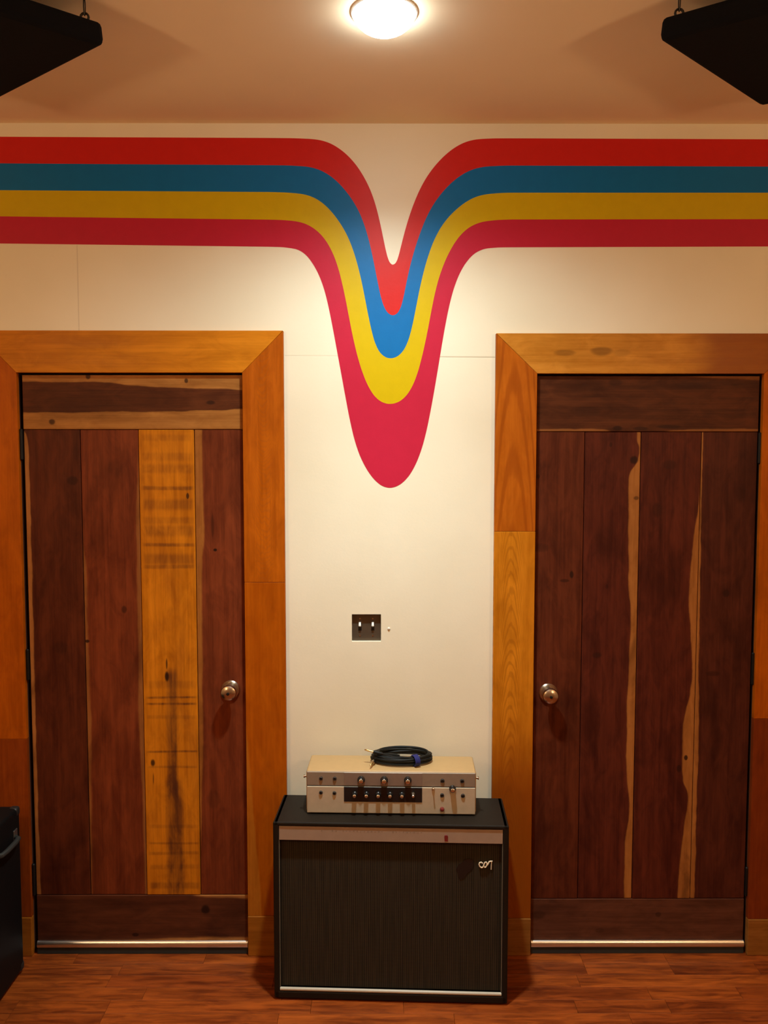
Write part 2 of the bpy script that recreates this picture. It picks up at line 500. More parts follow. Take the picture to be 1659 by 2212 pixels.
def door(n, planks, ztop, zsplit_top, zsplit_bot, boards, hinges, hx, kx, kz, label):
    d = DOOR[n]
    root = empty('door_%d' % n, (0, 0, 0))
    tag(root, label, 'door', kind='structure')
    xl, xr = planks[0][0], planks[-1][1]
    obj('door_slab', box(xl + .001, xr - .001, .023, .045, .020, ztop - .003), M['dark_gap'], root)
    for i, (x0, x1, kw) in enumerate(planks):
        L = zsplit_top - zsplit_bot
        o = obj('plank', box(.0010, x1 - x0 - .0010, 0, .022, .0006, L - .0006, .0018, 1),
                wood('door%d_plank%d' % (n, i), L, x1 - x0, 'z', seed=n * 11 + i * 1.7, **kw), root, (x0, [0, .0012, -.0006, .0004][i], zsplit_bot))
    tb, bb = boards
    o = obj('top_board', box(.0005, xr - xl - .0005, 0, .022, .001, ztop - zsplit_top - .001, .0018, 1),
            wood('door%d_top' % n, xr - xl, ztop - zsplit_top, 'x', seed=n * 5.3, **tb), root, (xl, -.001, zsplit_top))
    o = obj('bottom_board', box(.0005, xr - xl - .0005, 0, .022, .001, zsplit_bot - .020 - .001, .0018, 1),
            wood('door%d_bottom' % n, xr - xl, zsplit_bot - .020, 'x', seed=n * 7.9, **bb), root, (xl, -.0005, .020))
    # aluminium sweep with its rubber lip
    pts = [(-.001, .047), (-.006, .047), (-.0115, .043), (-.014, .037), (-.0135, .030), (-.011, .025), (-.004, .022), (-.001, .022)]
    b = bmesh.new()
    A = [b.verts.new((xl + .002, p[0], p[1])) for p in pts]; B = [b.verts.new((xr - .002, p[0], p[1])) for p in pts]
    b.faces.new(A); b.faces.new(B[::-1])
    for i in range(len(pts)): b.faces.new((A[i], B[i], B[(i + 1) % len(pts)], A[(i + 1) % len(pts)]))
    s = obj('door_sweep', b, M['aluminium'], root, smooth=True)
    obj('rubber_lip', box(xl + .002, xr - .002, -.0095, -.002, .001, .0235), M['rubber'], s)
    # jamb lining
    x0, x1, tp = d['x0'], d['x1'], d['top']
    for nm, bx in (('side_jamb', (x0 - JB, x0 - .001, .0005, .118, 0, tp + JB)), ('side_jamb', (x1 + .001, x1 + JB, .0005, .118, 0, tp + JB)),
                   ('head_jamb', (x0 - .001, x1 + .001, .0005, .118, tp + .001, tp + JB)),
                   ('door_stop', (x0 - .001, x0 + .016, .048, .066, 0, tp)), ('door_stop', (x1 - .016, x1 + .001, .048, .066, 0, tp)),
                   ('head_stop', (x0 + .016, x1 - .016, .048, .066, tp - .014, tp + .001)),
                   ('threshold', (x0, x1, .0, .118, 0, .004))):
        obj(nm, box(*bx), M['dark_gap'], root)
    for z0, z1 in hinges: hinge(root, hx, z0, z1, n)
    knob(root, kx, kz)
    return root

ysaw = []
for yy, hh_, st in ((945, 14, .25), (985, 16, .3), (1010, 18, .32), (1050, 8, .6), (1085, 22, .42), (1118, 14, .35), (1140, 24, .45), (1170, 7, .65), (1200, 22, .45), (1216, 8, .5),
                    (1470, 16, .28), (1497, 4.5, .75), (1511, 5, .8), (1540, 8, .3), (1615, 4.5, .85), (1650, 5, .45), (1780, 8, .35), (1818, 5, .6), (1840, 7, .5), (1870, 10, .3), (1912, 14, .55)):
    ysaw.append((.014, .186, v_of(yy) - hh_ * .0008, v_of(yy) + hh_ * .0008, st, .010, max(.0016, hh_ * .0004)))
ysaw += [(.082, .120, v_of(1710), v_of(1440), .85, .009, .02), (.076, .134, v_of(1940), v_of(1680), .92, .012, .03)]
left_planks = [
    (-1.2392, -1.0444, dict(heart=HEART, sapc=SAP, left=[(0, .016), (.35, .014), (.6, .016), (.95, .017), (.985, .012), (1, .0)], knots=[(.165, v_of(1035), .022, .018, .55), (.11, v_of(1390), .03, .025, .3)], blot=.5, soft=.0025)),
    (-1.0444, -.8432, dict(heart=HEART_MID, sapc=((.20, .066, .015), (.33, .118, .030)), left=[(0, .005), (.2, .010), (.3, .013), (.38, .016), (.45, .012), (.52, .014), (.6, .010), (.7, .012), (.76, .004), (1, .0)], right=[(0, .006), (.2, .010), (.4, .016), (.6, .014), (.8, .012), (.92, .004), (1, 0)],
                           knots=[(.140, v_of(1308), .012, .016, .6), (.008, v_of(1376), .010, .007, .9), (.12, v_of(1010), .03, .04, .25)], blot=.5)),
    (-.8432, -.6503, dict(heart=HEART, sapc=GOLD, full_sap=True, rects=ysaw, blot=.22, fine=.5,
                          knots=[(.168, v_of(1067), .006, .012, .85), (.085, v_of(1452), .009, .024, .95), (.085, v_of(1425), .004, .026, .8), (.030, v_of(1640), .010, .017, .9), (.031, v_of(1675), .003, .028, .6)])),
    (-.6503, -.4802, dict(heart=HEART_MID, sapc=((.24, .080, .014), (.40, .150, .030)), left=[(0, .0), (.15, .005), (.3, .014), (.5, .017), (.7, .020), (.8, .030), (.92, .028), (1, .028)],
                          knots=[(.068, v_of(1181), .008, .006, .95), (.060, v_of(1130), .006, .05, .4), (.05, v_of(1720), .03, .04, .3)], blot=.4)),
]
left_boards = (dict(heart=((.050, .0120, .0045), (.125, .034, .0105)), sapc=((.25, .092, .018), (.45, .190, .044)), soft=.0028,
                    left=[(0, .058), (.3, .060), (.6, .062), (.85, .066), (1, .072)], right=[(0, .024), (.35, .026), (.5, .036), (.65, .044), (.85, .048), (1, .053)],
                    knots=[(.026, .100, .012, .014, .8), (.182, .228, .012, .010, .8), (.168, .565, .010, .008, .8), (.093, .648, .009, .020, .75)], blot=.25, fine=.45),
               dict(heart=((.055, .0155, .0075), (.125, .0370, .0150)), sapc=SAP, left=[(0, .022), (.4, .026), (.7, .034), (1, .036)], right=[(0, 0), (.70, .0), (.78, .007), (.9, .009), (1, .016)],
                    knots=[(.140, .605, .019, .019, .9), (.046, .352, .008, .014, .85)], blot=.5, soft=.006))
door(1, left_planks, 2.0630, 1.8751, .2142, left_boards, ((1.776, 1.872), (1.003, 1.102), (.220, .326)), -1.2450, -.5336, .9628,
     'brown plank door left of the mural, one board golden yellow')

right_planks = [
    (.5330, .7020, dict(heart=((.052, .0098, .0042), (.140, .0310, .0108)), sapc=SAP, knots=[(.130, v_of(1232, 1941), .009, .016, .85), (.105, v_of(1245, 1941), .02, .007, .6), (.02, v_of(1175, 1941), .035, .02, .35), (.008, v_of(1025, 1941), .008, .010, .6)], blot=.5)),
    (.7020, .8966, dict(heart=((.043, .0078, .0044), (.124, .0245, .0108)), sapc=((.25, .088, .018), (.43, .165, .038)), soft=.003,
                        right=[(0, .026), (.10, .028), (.2, .016), (.26, .026), (.4, .030), (.5, .026), (.6, .024), (.68, .032), (.78, .038), (.90, .040), (.94, .012), (.965, .006), (.98, .012), (1, .014)],
                        knots=[(.172, v_of(990, 1941), .017, .017, .85), (.182, v_of(1070, 1941), .011, .008, .6), (.09, v_of(958, 1941), .006, .010, .6), (.055, v_of(1405, 1941), .02, .012, .5), (.085, v_of(1258, 1941), .006, .010, .5)], blot=.5)),
    (.8966, 1.1060, dict(heart=((.043, .0078, .0044), (.124, .0245, .0108)), sapc=((.25, .088, .018), (.43, .165, .038)), soft=.003,
                         right=[(0, .044), (.06, .042), (.12, .034), (.17, .026), (.22, .016), (.26, .034), (.31, .040), (.36, .040), (.40, .034), (.45, .020), (.5, .014), (.58, .022), (.65, .030), (.74, .024), (.80, .014), (.87, .003), (1, .001)],
                         knots=[(.182, v_of(1628, 1941), .008, .011, .9), (.158, v_of(1652, 1941), .010, .016, .75), (.06, v_of(1095, 1941), .02, .03, .4), (.10, v_of(1000, 1941), .03, .02, .35)], blot=.5)),
    (1.1060, 1.3015, dict(heart=((.038, .0082, .0046), (.108, .0255, .0118)), sapc=((.25, .088, .018), (.43, .165, .038)), soft=.0022,
                          left=[(0, .016), (.2, .015), (.35, .016), (.5, .010), (.7, .008), (.85, .005), (1, .005)],
                          knots=[(.10, v_of(1272, 1941), .014, .016, .6), (.06, v_of(1445, 1941), .03, .012, .5)], rects=[(-.02, .22, v_of(1098, 1941), v_of(1085, 1941), -.0, .01, .01)], blot=.5)),
]
right_boards = (dict(heart=((.040, .0098, .0040), (.116, .032, .0105)), sapc=((.17, .060, .015), (.29, .105, .028)), soft=.003,
                     left=[(0, .010), (.30, .008), (.36, .001), (.55, .001), (.62, .006), (.8, .010), (1, .012)], right=[(0, .002), (.55, .0), (.7, .004), (.85, .010), (1, .014)],
                     knots=[(.012, .28, .010, .020, .8), (.012, .36, .008, .03, .6), (.018, .46, .008, .05, .55), (.07, .17, .02, .06, .3), (.17, .27, .014, .03, .4)], blot=.35, fine=.5),
                dict(heart=((.064, .0205, .0110), (.145, .0500, .0245)), sapc=SAP, knots=[(.12, .03, .02, .03, .4), (.12, .46, .012, .012, .5), (.06, .25, .01, .02, .3)], blot=.35))
door(2, right_planks, 2.0605, 1.8679, .1989, right_boards, ((1.764, 1.860), (.986, 1.089), (.217, .312)), 1.3055, .5857, .9510,
     'dark brown plank door right of the mural with pale wavy sapwood edges')

# ------------------------------------------------------------------ casings
CASE_T = .019
ORANGE = ((.31, .062, .001), (.52, .122, .003))
GOLDEN = ((.42, .130, .004), (.68, .240, .012))
REDDISH = ((.19, .032, .003), (.31, .062, .006))
def casing_board(root, name, poly, mat_kw, axis, label=None):
    x0 = min(p[0] for p in poly); z0 = min(p[1] for p in poly)
    x1 = max(p[0] for p in poly); z1 = max(p[1] for p in poly)
    L, W = ((z1 - z0), (x1 - x0)) if axis == 'z' else ((x1 - x0), (z1 - z0))
    m = wood(root.name + '_' + name, L, W, axis, **mat_kw)
    o = obj(name, prism([(p[0] - x0, p[1] - z0) for p in poly], -CASE_T, 0, .0010), m, root, (x0, -.0004, z0))
    if label: o['label'] = label
    return o

def casing(n, wl, wr, hh, jl, jr, plz, kws, label):
    d = DOOR[n]
    x0, x1, tp = d['x0'], d['x1'], d['top']
    X0, X1, T = x0 - wl, x1 + wr, tp + hh
    root = empty('trim_%d' % n)
    tag(root, label, 'trim', kind='structure')
    g = .0004
    casing_board(root, 'head_casing', [(x0, tp), (x1, tp), (X1 - g, T), (X0 + g, T)], kws['head'], 'x')
    casing_board(root, 'side_casing', [(X0, jl + g), (x0, jl + g), (x0, tp - g), (X0, T - g)], kws['lu'], 'z')
    casing_board(root, 'side_casing', [(X0, plz[0]), (x0, plz[0]), (x0, jl - g), (X0, jl - g)], kws['ll'], 'z')
    casing_board(root, 'side_casing', [(x1, jr + g), (X1, jr + g), (X1, T - g), (x1, tp - g)], kws['ru'], 'z')
    casing_board(root, 'side_casing', [(x1, plz[1]), (X1, plz[1]), (X1, jr - g), (x1, jr - g)], kws['rl'], 'z')
    for a, b, z in ((X0, x0, plz[0]), (x1, X1, plz[1])):
        o = obj('plinth_block', box(0, b - a, -.024, -.0004, .0005, z - .0005, .0015, 1),
                wood(root.name + '_plinth', z, b - a, 'x', heart=((.21, .074, .010), (.35, .135, .026)) if n == 2 else ((.27, .082, .006), (.43, .140, .014)), seed=n + z, blot=.35, rough=.5), root, (a, 0, 0))

casing(1, .138, .1412, .1420, .7903, 1.3466, (.143, .1468), dict(
    head=dict(heart=GOLDEN, seed=.3, blot=.12, rough=.42, fine=.25),
    lu=dict(heart=ORANGE, seed=1.3, blot=.2, rough=.45),
    ll=dict(heart=REDDISH, seed=2.3, blot=.2, rough=.45),
    ru=dict(heart=ORANGE, seed=3.3, blot=.12, rough=.42, cath=(.070, .045, 330, .22, (.26, .075, .014), -.10)),
    rl=dict(heart=((.31, .060, .001), (.47, .108, .002)), seed=4.3, blot=.2, rough=.45, left=[(0, .050), (.25, .030), (.45, .012), (.6, .002), (1, .001)], sapc=((.36, .100, .006), (.52, .165, .014)))),
    'orange wood casing boards around the left door')
casing(2, .1420, .1400, .1360, 1.5239, .8628, (.1373, .1331), dict(
    head=dict(heart=((.40, .140, .010), (.64, .265, .034)), seed=5.3, blot=.12, rough=.42, knots=[(.070, .235, .012, .045, .35), (.075, .36, .018, .045, .45), (.07, .43, .014, .04, .2)],
              redpatch=((.68, .84), (.24, .055, .012), .75)),
    lu=dict(heart=((.36, .080, .003), (.50, .130, .007)), seed=6.3, blot=.3, rough=.42, cath=(.062, .050, 24, .50, (.25, .046, .002), .26)),
    ll=dict(heart=GOLDEN, seed=7.3, blot=.15, rough=.42, cath=(.060, .055, 120, .42, (.29, .085, .004), .42), redpatch=((.88, .50), (.24, .048, .003), .85)),
    ru=dict(heart=ORANGE, seed=8.3, blot=.2, rough=.45),
    rl=dict(heart=((.15, .024, .004), (.235, .044, .007)), seed=9.3, blot=.3, rough=.45)),
    'orange wood casing boards around the right door')

# short baseboard behind the speaker cabinet, between the two casings
tag(obj('baseboard_back', box(-.334, .3865, -.014, -.0004, .0005, .09, .0015, 1), M['dark_gap']),
    'low brown baseboard behind the speaker cabinet', 'baseboard', kind='structure')

# ------------------------------------------------------------------ mural
B0 = [(-2.45,2.8610),(-1.29,2.8588),(-0.3842,2.8558),(-0.2451,2.8559),(-0.2104,2.852),(-0.1814,2.8425),(-0.1525,2.8284),(-0.1235,2.8069),(-0.0946,2.7787),(-0.0714,2.7459),(-0.0482,2.7061),(-0.0308,2.6652),(-0.0191,2.6253),(-0.0075,2.5797),(0.0042,2.5225),(0.013,2.4766),(0.02,2.4507),(0.0276,2.4375),(0.0347,2.4335),(0.0423,2.4352),(0.0499,2.445),(0.0551,2.4594),(0.0627,2.4938),(0.0743,2.5397),(0.0888,2.5912),(0.1032,2.6312),(0.1235,2.6824),(0.1437,2.7194),(0.1669,2.7535),(0.1958,2.7858),(0.2247,2.813),(0.2536,2.8317),(0.2825,2.8458),(0.3114,2.8532),(0.3462,2.8555),(0.4274,2.8556),(1.3047,2.8534),(2.45,2.8510)]
B1 = [(-2.45,2.7740),(-1.2926,2.7712),(-0.385,2.7661),(-0.2688,2.7658),(-0.2398,2.7615),(-0.2108,2.7519),(-0.1818,2.7372),(-0.1529,2.7163),(-0.1239,2.6839),(-0.0949,2.6452),(-0.0774,2.6139),(-0.06,2.5711),(-0.0455,2.5224),(-0.0338,2.4708),(-0.025,2.4248),(-0.0133,2.3672),(-0.0045,2.321),(0.0054,2.2891),(0.019,2.2688),(0.0348,2.2596),(0.0513,2.266),(0.063,2.2834),(0.0718,2.3152),(0.0805,2.3672),(0.0921,2.4249),(0.1066,2.4767),(0.1268,2.5398),(0.1471,2.5913),(0.1674,2.6312),(0.1963,2.6711),(0.2253,2.7024),(0.2542,2.7269),(0.2832,2.7451),(0.3122,2.7565),(0.3412,2.7633),(0.3818,2.765),(0.44,2.7657),(1.3075,2.7633),(2.45,2.7610)]
B2 = [(-2.45,2.6850),(-1.2953,2.6825),(-0.3857,2.6773),(-0.2868,2.6761),(-0.2578,2.6707),(-0.2287,2.6593),(-0.2055,2.6451),(-0.1823,2.6263),(-0.1533,2.591),(-0.1301,2.5567),(-0.1126,2.5224),(-0.0981,2.4851),(-0.0836,2.4363),(-0.069,2.3787),(-0.0603,2.3267),(-0.0486,2.2688),(-0.0369,2.2107),(-0.0252,2.1642),(-0.0104,2.1351),(0.0102,2.1187),(0.0309,2.1158),(0.0515,2.1205),(0.075,2.1409),(0.0897,2.1701),(0.1043,2.2283),(0.1159,2.2921),(0.1274,2.3557),(0.1419,2.4192),(0.1592,2.4767),(0.1766,2.5226),(0.1968,2.5599),(0.22,2.5913),(0.249,2.6199),(0.278,2.6427),(0.3071,2.6599),(0.3361,2.6701),(0.371,2.6747),(0.4409,2.6759),(1.3101,2.6767),(2.45,2.6770)]
B3 = [(-2.45,2.6010),(-1.2979,2.5957),(-0.3865,2.5858),(-0.3166,2.5848),(-0.2816,2.5806),(-0.2525,2.5709),(-0.2293,2.5566),(-0.206,2.5366),(-0.1857,2.5108),(-0.1654,2.4736),(-0.148,2.4247),(-0.1364,2.3728),(-0.1249,2.3209),(-0.1133,2.2572),(-0.1017,2.1933),(-0.0871,2.1292),(-0.0695,2.0707),(-0.0489,2.018),(-0.0252,1.9828),(-0.0016,1.9652),(0.0251,1.9593),(0.0547,1.964),(0.0813,1.9829),(0.1048,2.0181),(0.1224,2.065),(0.137,2.1235),(0.1486,2.176),(0.1602,2.2341),(0.1688,2.2863),(0.1803,2.3442),(0.1918,2.3904),(0.2062,2.4307),(0.2236,2.471),(0.2439,2.5083),(0.267,2.5399),(0.2961,2.5657),(0.331,2.58),(0.366,2.5857),(0.4418,2.587),(1.3128,2.5889),(2.45,2.5910)]
B4 = [(-2.45,2.5110),(-1.3006,2.5055),(-0.3873,2.4954),(-0.3114,2.4944),(-0.2822,2.489),(-0.2589,2.4718),(-0.2357,2.4419),(-0.2125,2.3987),(-0.198,2.3584),(-0.1836,2.3006),(-0.1692,2.2223),(-0.1548,2.1408),(-0.1403,2.0649),(-0.1258,1.9828),(-0.1112,1.9004),(-0.0965,1.8354),(-0.0788,1.7821),(-0.0551,1.7346),(-0.0253,1.696),(-0.0015,1.6763),(0.0283,1.6674),(0.0581,1.6781),(0.0878,1.702),(0.1115,1.7406),(0.1351,1.7941),(0.1527,1.8592),(0.1672,1.9417),(0.1817,2.0181),(0.1932,2.0943),(0.2046,2.1643),(0.2161,2.2342),(0.2303,2.3096),(0.2447,2.3616),(0.262,2.4078),(0.2852,2.4481),(0.3142,2.4797),(0.3434,2.4912),(0.3726,2.4941),(0.4428,2.4942),(1.3156,2.4977),(2.45,2.5010)]

def smooth_curve(P):
    # light smoothing of the measured points, then Catmull-Rom (centripetal)
    Q = [Vector((p[0], p[1])) for p in P]
    for _ in range(2):
        R_ = [q.copy() for q in Q]
        for i in range(3, len(Q) - 3):
            R_[i] = Q[i] * .6 + (Q[i - 1] + Q[i + 1]) * .2
        Q = R_
    out = []
    n = len(Q)
    for i in range(n - 1):
        p0, p1, p2, p3 = Q[max(i - 1, 0)], Q[i], Q[i + 1], Q[min(i + 2, n - 1)]
        d1 = (p2 - p1).length
        if d1 > .3:
            out.append(p1); continue
        def tk(a, b): return max((b - a).length, 1e-4) ** .5
        t0 = 0; t1 = t0 + tk(p0, p1); t2 = t1 + tk(p1, p2); t3 = t2 + tk(p2, p3)
        for s in range(5):
            tt = t1 + (t2 - t1) * s / 5
            if i == 0 or p0 == p1 or p3 == p2:
                out.append(p1.lerp(p2, s / 5)); continue
            A1 = p0 * ((t1 - tt) / (t1 - t0)) + p1 * ((tt - t0) / (t1 - t0))
            A2 = p1 * ((t2 - tt) / (t2 - t1)) + p2 * ((tt - t1) / (t2 - t1))
            A3 = p2 * ((t3 - tt) / (t3 - t2)) + p3 * ((tt - t2) / (t3 - t2))
            b1 = A1 * ((t2 - tt) / (t2 - t0)) + A2 * ((tt - t0) / (t2 - t0))
            b2 = A2 * ((t3 - tt) / (t3 - t1)) + A3 * ((tt - t1) / (t3 - t1))
            out.append(b1 * ((t2 - tt) / (t2 - t1)) + b2 * ((tt - t1) / (t2 - t1)))
    out.append(Q[-1])
    return out

CURVES = [smooth_curve(b) for b in (B0, B1, B2, B3, B4)]
mural = empty('rainbow_mural', (0, 0, 0))
tag(mural, 'striped red, blue, yellow and magenta wall mural dipping into a V', 'mural')
for i, key in enumerate(('red', 'blue', 'yellow', 'magenta')):
    top, bot = CURVES[i], CURVES[i + 1]
    loop = [(p.x, p.y) for p in top] + [(p.x, p.y) for p in reversed(bot)]
    tris = tessellate_polygon([[Vector((p[0], p[1], 0)) for p in loop]])
    b = bmesh.new()
    F = [b.verts.new((p[0], -.0008, p[1])) for p in loop]
    for tr in tris:
        try: b.faces.new([F[k] for k in tr])
        except ValueError: pass
    Bk = [b.verts.new((p[0], .0, p[1])) for p in loop]
    for k in range(len(loop)):
        b.faces.new((F[k], F[(k + 1) % len(loop)], Bk[(k + 1) % len(loop)], Bk[k]))
    o = obj('paint_stripe', b, M[key], mural)
    # every stripe faces the room
    for p in o.data.polygons:
        pass
    o['label'] = key + ' painted stripe'

# ------------------------------------------------------------------ switch box and wall screw
sw = empty('light_switch', (0, 0, 0))
tag(sw, 'recessed bronze double light switch plate with two white toggles', 'light switch')
sx0, sx1, sz0, sz1 = SW
obj('switch_plate', box(sx0 + .0008, sx1 - .0008, .016, .020, sz0 + .0008, sz1 - .0008, .0008, 1), M['plate'], sw)
for px in (-.0785, -.0330):
    tgl = bmesh.new()
    box(-.0048, .0048, -.0005, .004, -.012, .012, .001, 1, tgl)
    k = obj('switch_toggle', prism([(-.0042, -.0005), (.0042, -.0005), (.0036, .0130), (-.0036, .0130)], -.0140, .001, .0006), M['toggle'], sw, (px, .0165, 1.1830), (math.radians(-24), 0, 0))
    obj('toggle_slot', box(px - .0058, px + .0058, .0152, .0164, 1.1700, 1.1955), M['gloss_black'], sw)
    for dz in (.030, -.030):
        obj('screw', lathe([(.0032, 0), (.0030, .0012), (0, .0016)], seg=12), M['nickel'], sw, (px, .016, 1.1815 + dz), smooth=True)
tag(obj('wall_screw', lathe([(.0050, -.001), (.0047, .002), (.0028, .0036), (0, .004)], seg=16), M['white_trim'], None, (.0235, 0, 1.1795), smooth=True),
    'tiny paint covered screw head beside the light switch', 'screw')

# ------------------------------------------------------------------ lamps
def lamp(loc, beams, color, lens, label, radius=.079, drop=.050, group=None):
    root = empty('ceiling_lamp', loc)
    tag(root, label, 'lamp', group)
    obj('trim_ring', lathe([(radius + .007, 0), (radius + .006, .004), (radius + .003, .006), (radius + .001, .004), (radius + .001, 0)], '-z', 40), M['white_trim'], root, smooth=True)
    prof = [(radius * math.cos(a), drop * math.sin(a) + .002) for a in [math.pi / 2 * i / 9 for i in range(9)]] + [(0, drop + .002)]
    obj('frosted_dome', lathe(prof, '-z', 40, caps=True), lens, root, smooth=True)
    for power, cone in beams:
        ld = bpy.data.lights.new('lamp_light', 'SPOT')
        ld.energy = power; ld.color = color; ld.spot_size = math.radians(cone); ld.spot_blend = 1.0; ld.shadow_soft_size = .045
        lo = bpy.data.objects.new('lamp_light', ld); lo.location = (0, 0, -drop - .052)
        link(lo, root)
    return root
lamp((.005, -.700, CEIL), KEY_BEAMS, KEY_COLOR, M['lens'], 'bright round frosted ceiling lamp above the mural')
def pendant(x, y, z, label):
    root = empty('pendant_lamp', (x, y, CEIL))
    tag(root, label, 'lamp', 'pendant lamps out in the room')
    d = CEIL - z
    obj('canopy', lathe([(.055, 0), (.055, .012), (.020, .028), (.004, .030)], '-z', 28), M['white_trim'], root, smooth=True)
    obj('cord', tube([(0, 0, -.028), (0, 0, -d + .115)], .003, 8), M['rubber'], root, smooth=True)
    obj('lamp_holder', lathe([(.012, d - .125), (.026, d - .115), (.030, d - .084), (.022, d - .082)], '-z', 20), M['black_metal'], root, smooth=True)
    g = obj('glass_globe', lathe([(.09 * math.sin(math.pi * i / 16), d - .09 * math.cos(math.pi * i / 16)) for i in range(1, 16)], '-z', 28), M['lens_fill'], root, smooth=True)
pendant(-1.70, -2.15, 2.25, 'warm glass globe pendant lamp out of view on the left')
pendant(1.70, -2.15, 2.25, 'warm glass globe pendant lamp out of view on the right')

# ------------------------------------------------------------------ hanging acoustic panels
def acoustic_panel(corner, ang, sign, label):
    """corner: the lower corner that points at the lamp"""
    W_, L_, T_ = .575, 1.15, .055
    root = empty('acoustic_panel', corner)
    e1 = Vector((sign * math.cos(ang), math.sin(ang), 0))
    e2 = Vector((sign * math.sin(ang), -math.cos(ang), 0))
    tilt = math.radians(-7.0)
    e2 = (e2 * math.cos(tilt) + Vector((0, 0, math.sin(tilt)))).normalized()
    e3 = e1.cross(e2)
    if e3.z < 0: e3 = -e3
    def P(a, b, c): return e1 * a + e2 * b + e3 * c
    b = box(0, W_, 0, L_, 0, T_, .014, 2)
    for v in b.verts: v.co = P(v.co.x, v.co.y, v.co.z)
    obj('padded_board', b, M['fabric_black'], root)
    for a_, b_ in ((.030, .032), (W_ - .03, .032), (.03, L_ - .03), (W_ - .03, L_ - .03)):
        base = P(a_, b_, T_)
        h = obj('eye_hook', tube([base + Vector((.010 * math.cos(k * math.pi / 6), 0, .010 + .010 * math.sin(k * math.pi / 6))) for k in range(12)], .0030, 6, closed=True), M['steel_hook'], root, smooth=True)
        topz = CEIL - corner[2]
        zz = base.z + .018
        links = max(1, int((topz - zz) / .020))
        cb = bmesh.new()
        st = (topz - zz) / links
        for q in range(links):
            cz = zz + st * (q + .5)
            pts = []
            for k in range(12):
                a = k * math.pi / 6
                dx, dz = .0055 * math.cos(a), (st * .5 + .004) * math.sin(a)
                pts.append((base.x + (dx if q % 2 else 0), base.y + (0 if q % 2 else dx), cz + dz))
            tube(pts, .0016, 5, cb, closed=True)
        obj('chain', cb, M['steel_hook'], root, smooth=True)
    return tag(root, label, 'acoustic panel', 'hanging acoustic panels')
acoustic_panel((.6762, -.773, 2.800), math.radians(42), 1, 'black fabric acoustic panel hanging above the right door')
acoustic_panel((-.6858, -.7462, 2.800), math.radians(37.5), -1, 'black fabric acoustic panel hanging above the left door')

# ------------------------------------------------------------------ speaker cabinet
CAB = empty('speaker_cabinet', (.0263, -.278, 0), math.radians(-2.4))
tag(CAB, 'dark vinyl speaker cabinet with brown grille standing on the floor', 'speaker cabinet')
hw, ch, cd = .381, .600, .222
bm = bmesh.new()
box(-hw, -hw + .018, 0, cd, 0.006, ch, .004, 2, bm)
box(hw - .018, hw, 0, cd, 0.006, ch, .004, 2, bm)
box(-hw + .002, hw - .002, 0, cd, ch - .013, ch, .004, 2, bm)
box(-hw + .002, hw - .002, 0, cd, 0.006, .030, .004, 2, bm)
obj('cabinet_shell', bm, M['tolex'], CAB)
obj('back_panel', box(-hw + .017, hw - .017, cd - .014, cd - .002, .029, ch - .012), M['tolex_black'], CAB)
for fx in (-.33, .33):
    for fy in (.03, cd - .03):
        obj('foot', lathe([(.014, 0), (.015, .004), (.015, .007)], 'z', 14), M['rubber'], CAB, (fx, fy, 0))
gi = hw - .018
obj('grille', box(-gi + .003, gi - .003, .0165, .0265, .040, .5405), M['grille'], CAB)
face = obj('face_strip', box(-gi + .001, gi - .001, .0030, .0300, .5395, .5865, .0012, 1), M['strip'], CAB)
face['label'] = 'pale brushed metal strip along the top of the front'
obj('jewel', prism([(-.0050, -.0105), (.0050, -.0105), (.0060, .006), (.003, .0105), (-.0045, .0105), (-.0060, .004)], -.0012, .003, .0005), M['jewel'], face, (.180, .0022, .5560))
rr = random.Random(3)
for k in range(30):
    if rr.random() < .3: continue
    xk = -.235 + k * .0115
    w_k = rr.uniform(.002, .0045)
    obj('print_mark', box(xk, xk + w_k, .0026, .0032, .5705 + rr.uniform(-.001, .001), .5740 + rr.uniform(-.001, .002)), M['panel_upper'], face)
for s in (-1, 1):
    obj('side_piping', tube([(s * (gi - .0012), .0060, .041), (s * (gi - .0012), .0060, .5390)], .0018, 8), M['piping_dark'], CAB, smooth=True)
obj('bottom_piping', tube([(-gi + .001, .0060, .0352), (gi - .001, .0060, .0352)], .0056, 12), M['piping'], CAB, smooth=True)
# torn dark patch in the grille beside what is left of the badge
patch = [(.226, .452), (.232, .468), (.243, .474), (.252, .486), (.266, .490), (.279, .486), (.283, .468), (.276, .452), (.262, .440), (.252, .424), (.240, .418), (.233, .428), (.230, .440)]
obj('torn_cloth', prism([(p[0] - .012, p[1] - .006) for p in patch], .0153, .0173), M['gloss_black'], CAB)
badge = bmesh.new()
def stroke(pts, r): tube([(p[0], .0120, p[1]) for p in pts], r, 8, badge)
stroke([(.2985, .4700), (.2940, .4735), (.2890, .4720), (.2870, .4670), (.2885, .4610), (.2930, .4565), (.2975, .4560)], .0024)
stroke([(.2975, .4560), (.3010, .4600), (.3035, .4680), (.3060, .4735), (.3100, .4745), (.3125, .4700), (.3115, .4630), (.3085, .4575), (.3050, .4565), (.3030, .4610)], .0022)
stroke([(.3115, .4630), (.3160, .4680), (.3195, .4760), (.3235, .4775), (.3275, .4765), (.3290, .4790)], .0023)
stroke([(.3275, .4765), (.3265, .4680), (.3262, .4590), (.3260, .4500)], .0015)
obj('badge_script', badge, simple('silver_badge', (.80, .70, .52), .35, .0), CAB, smooth=True)

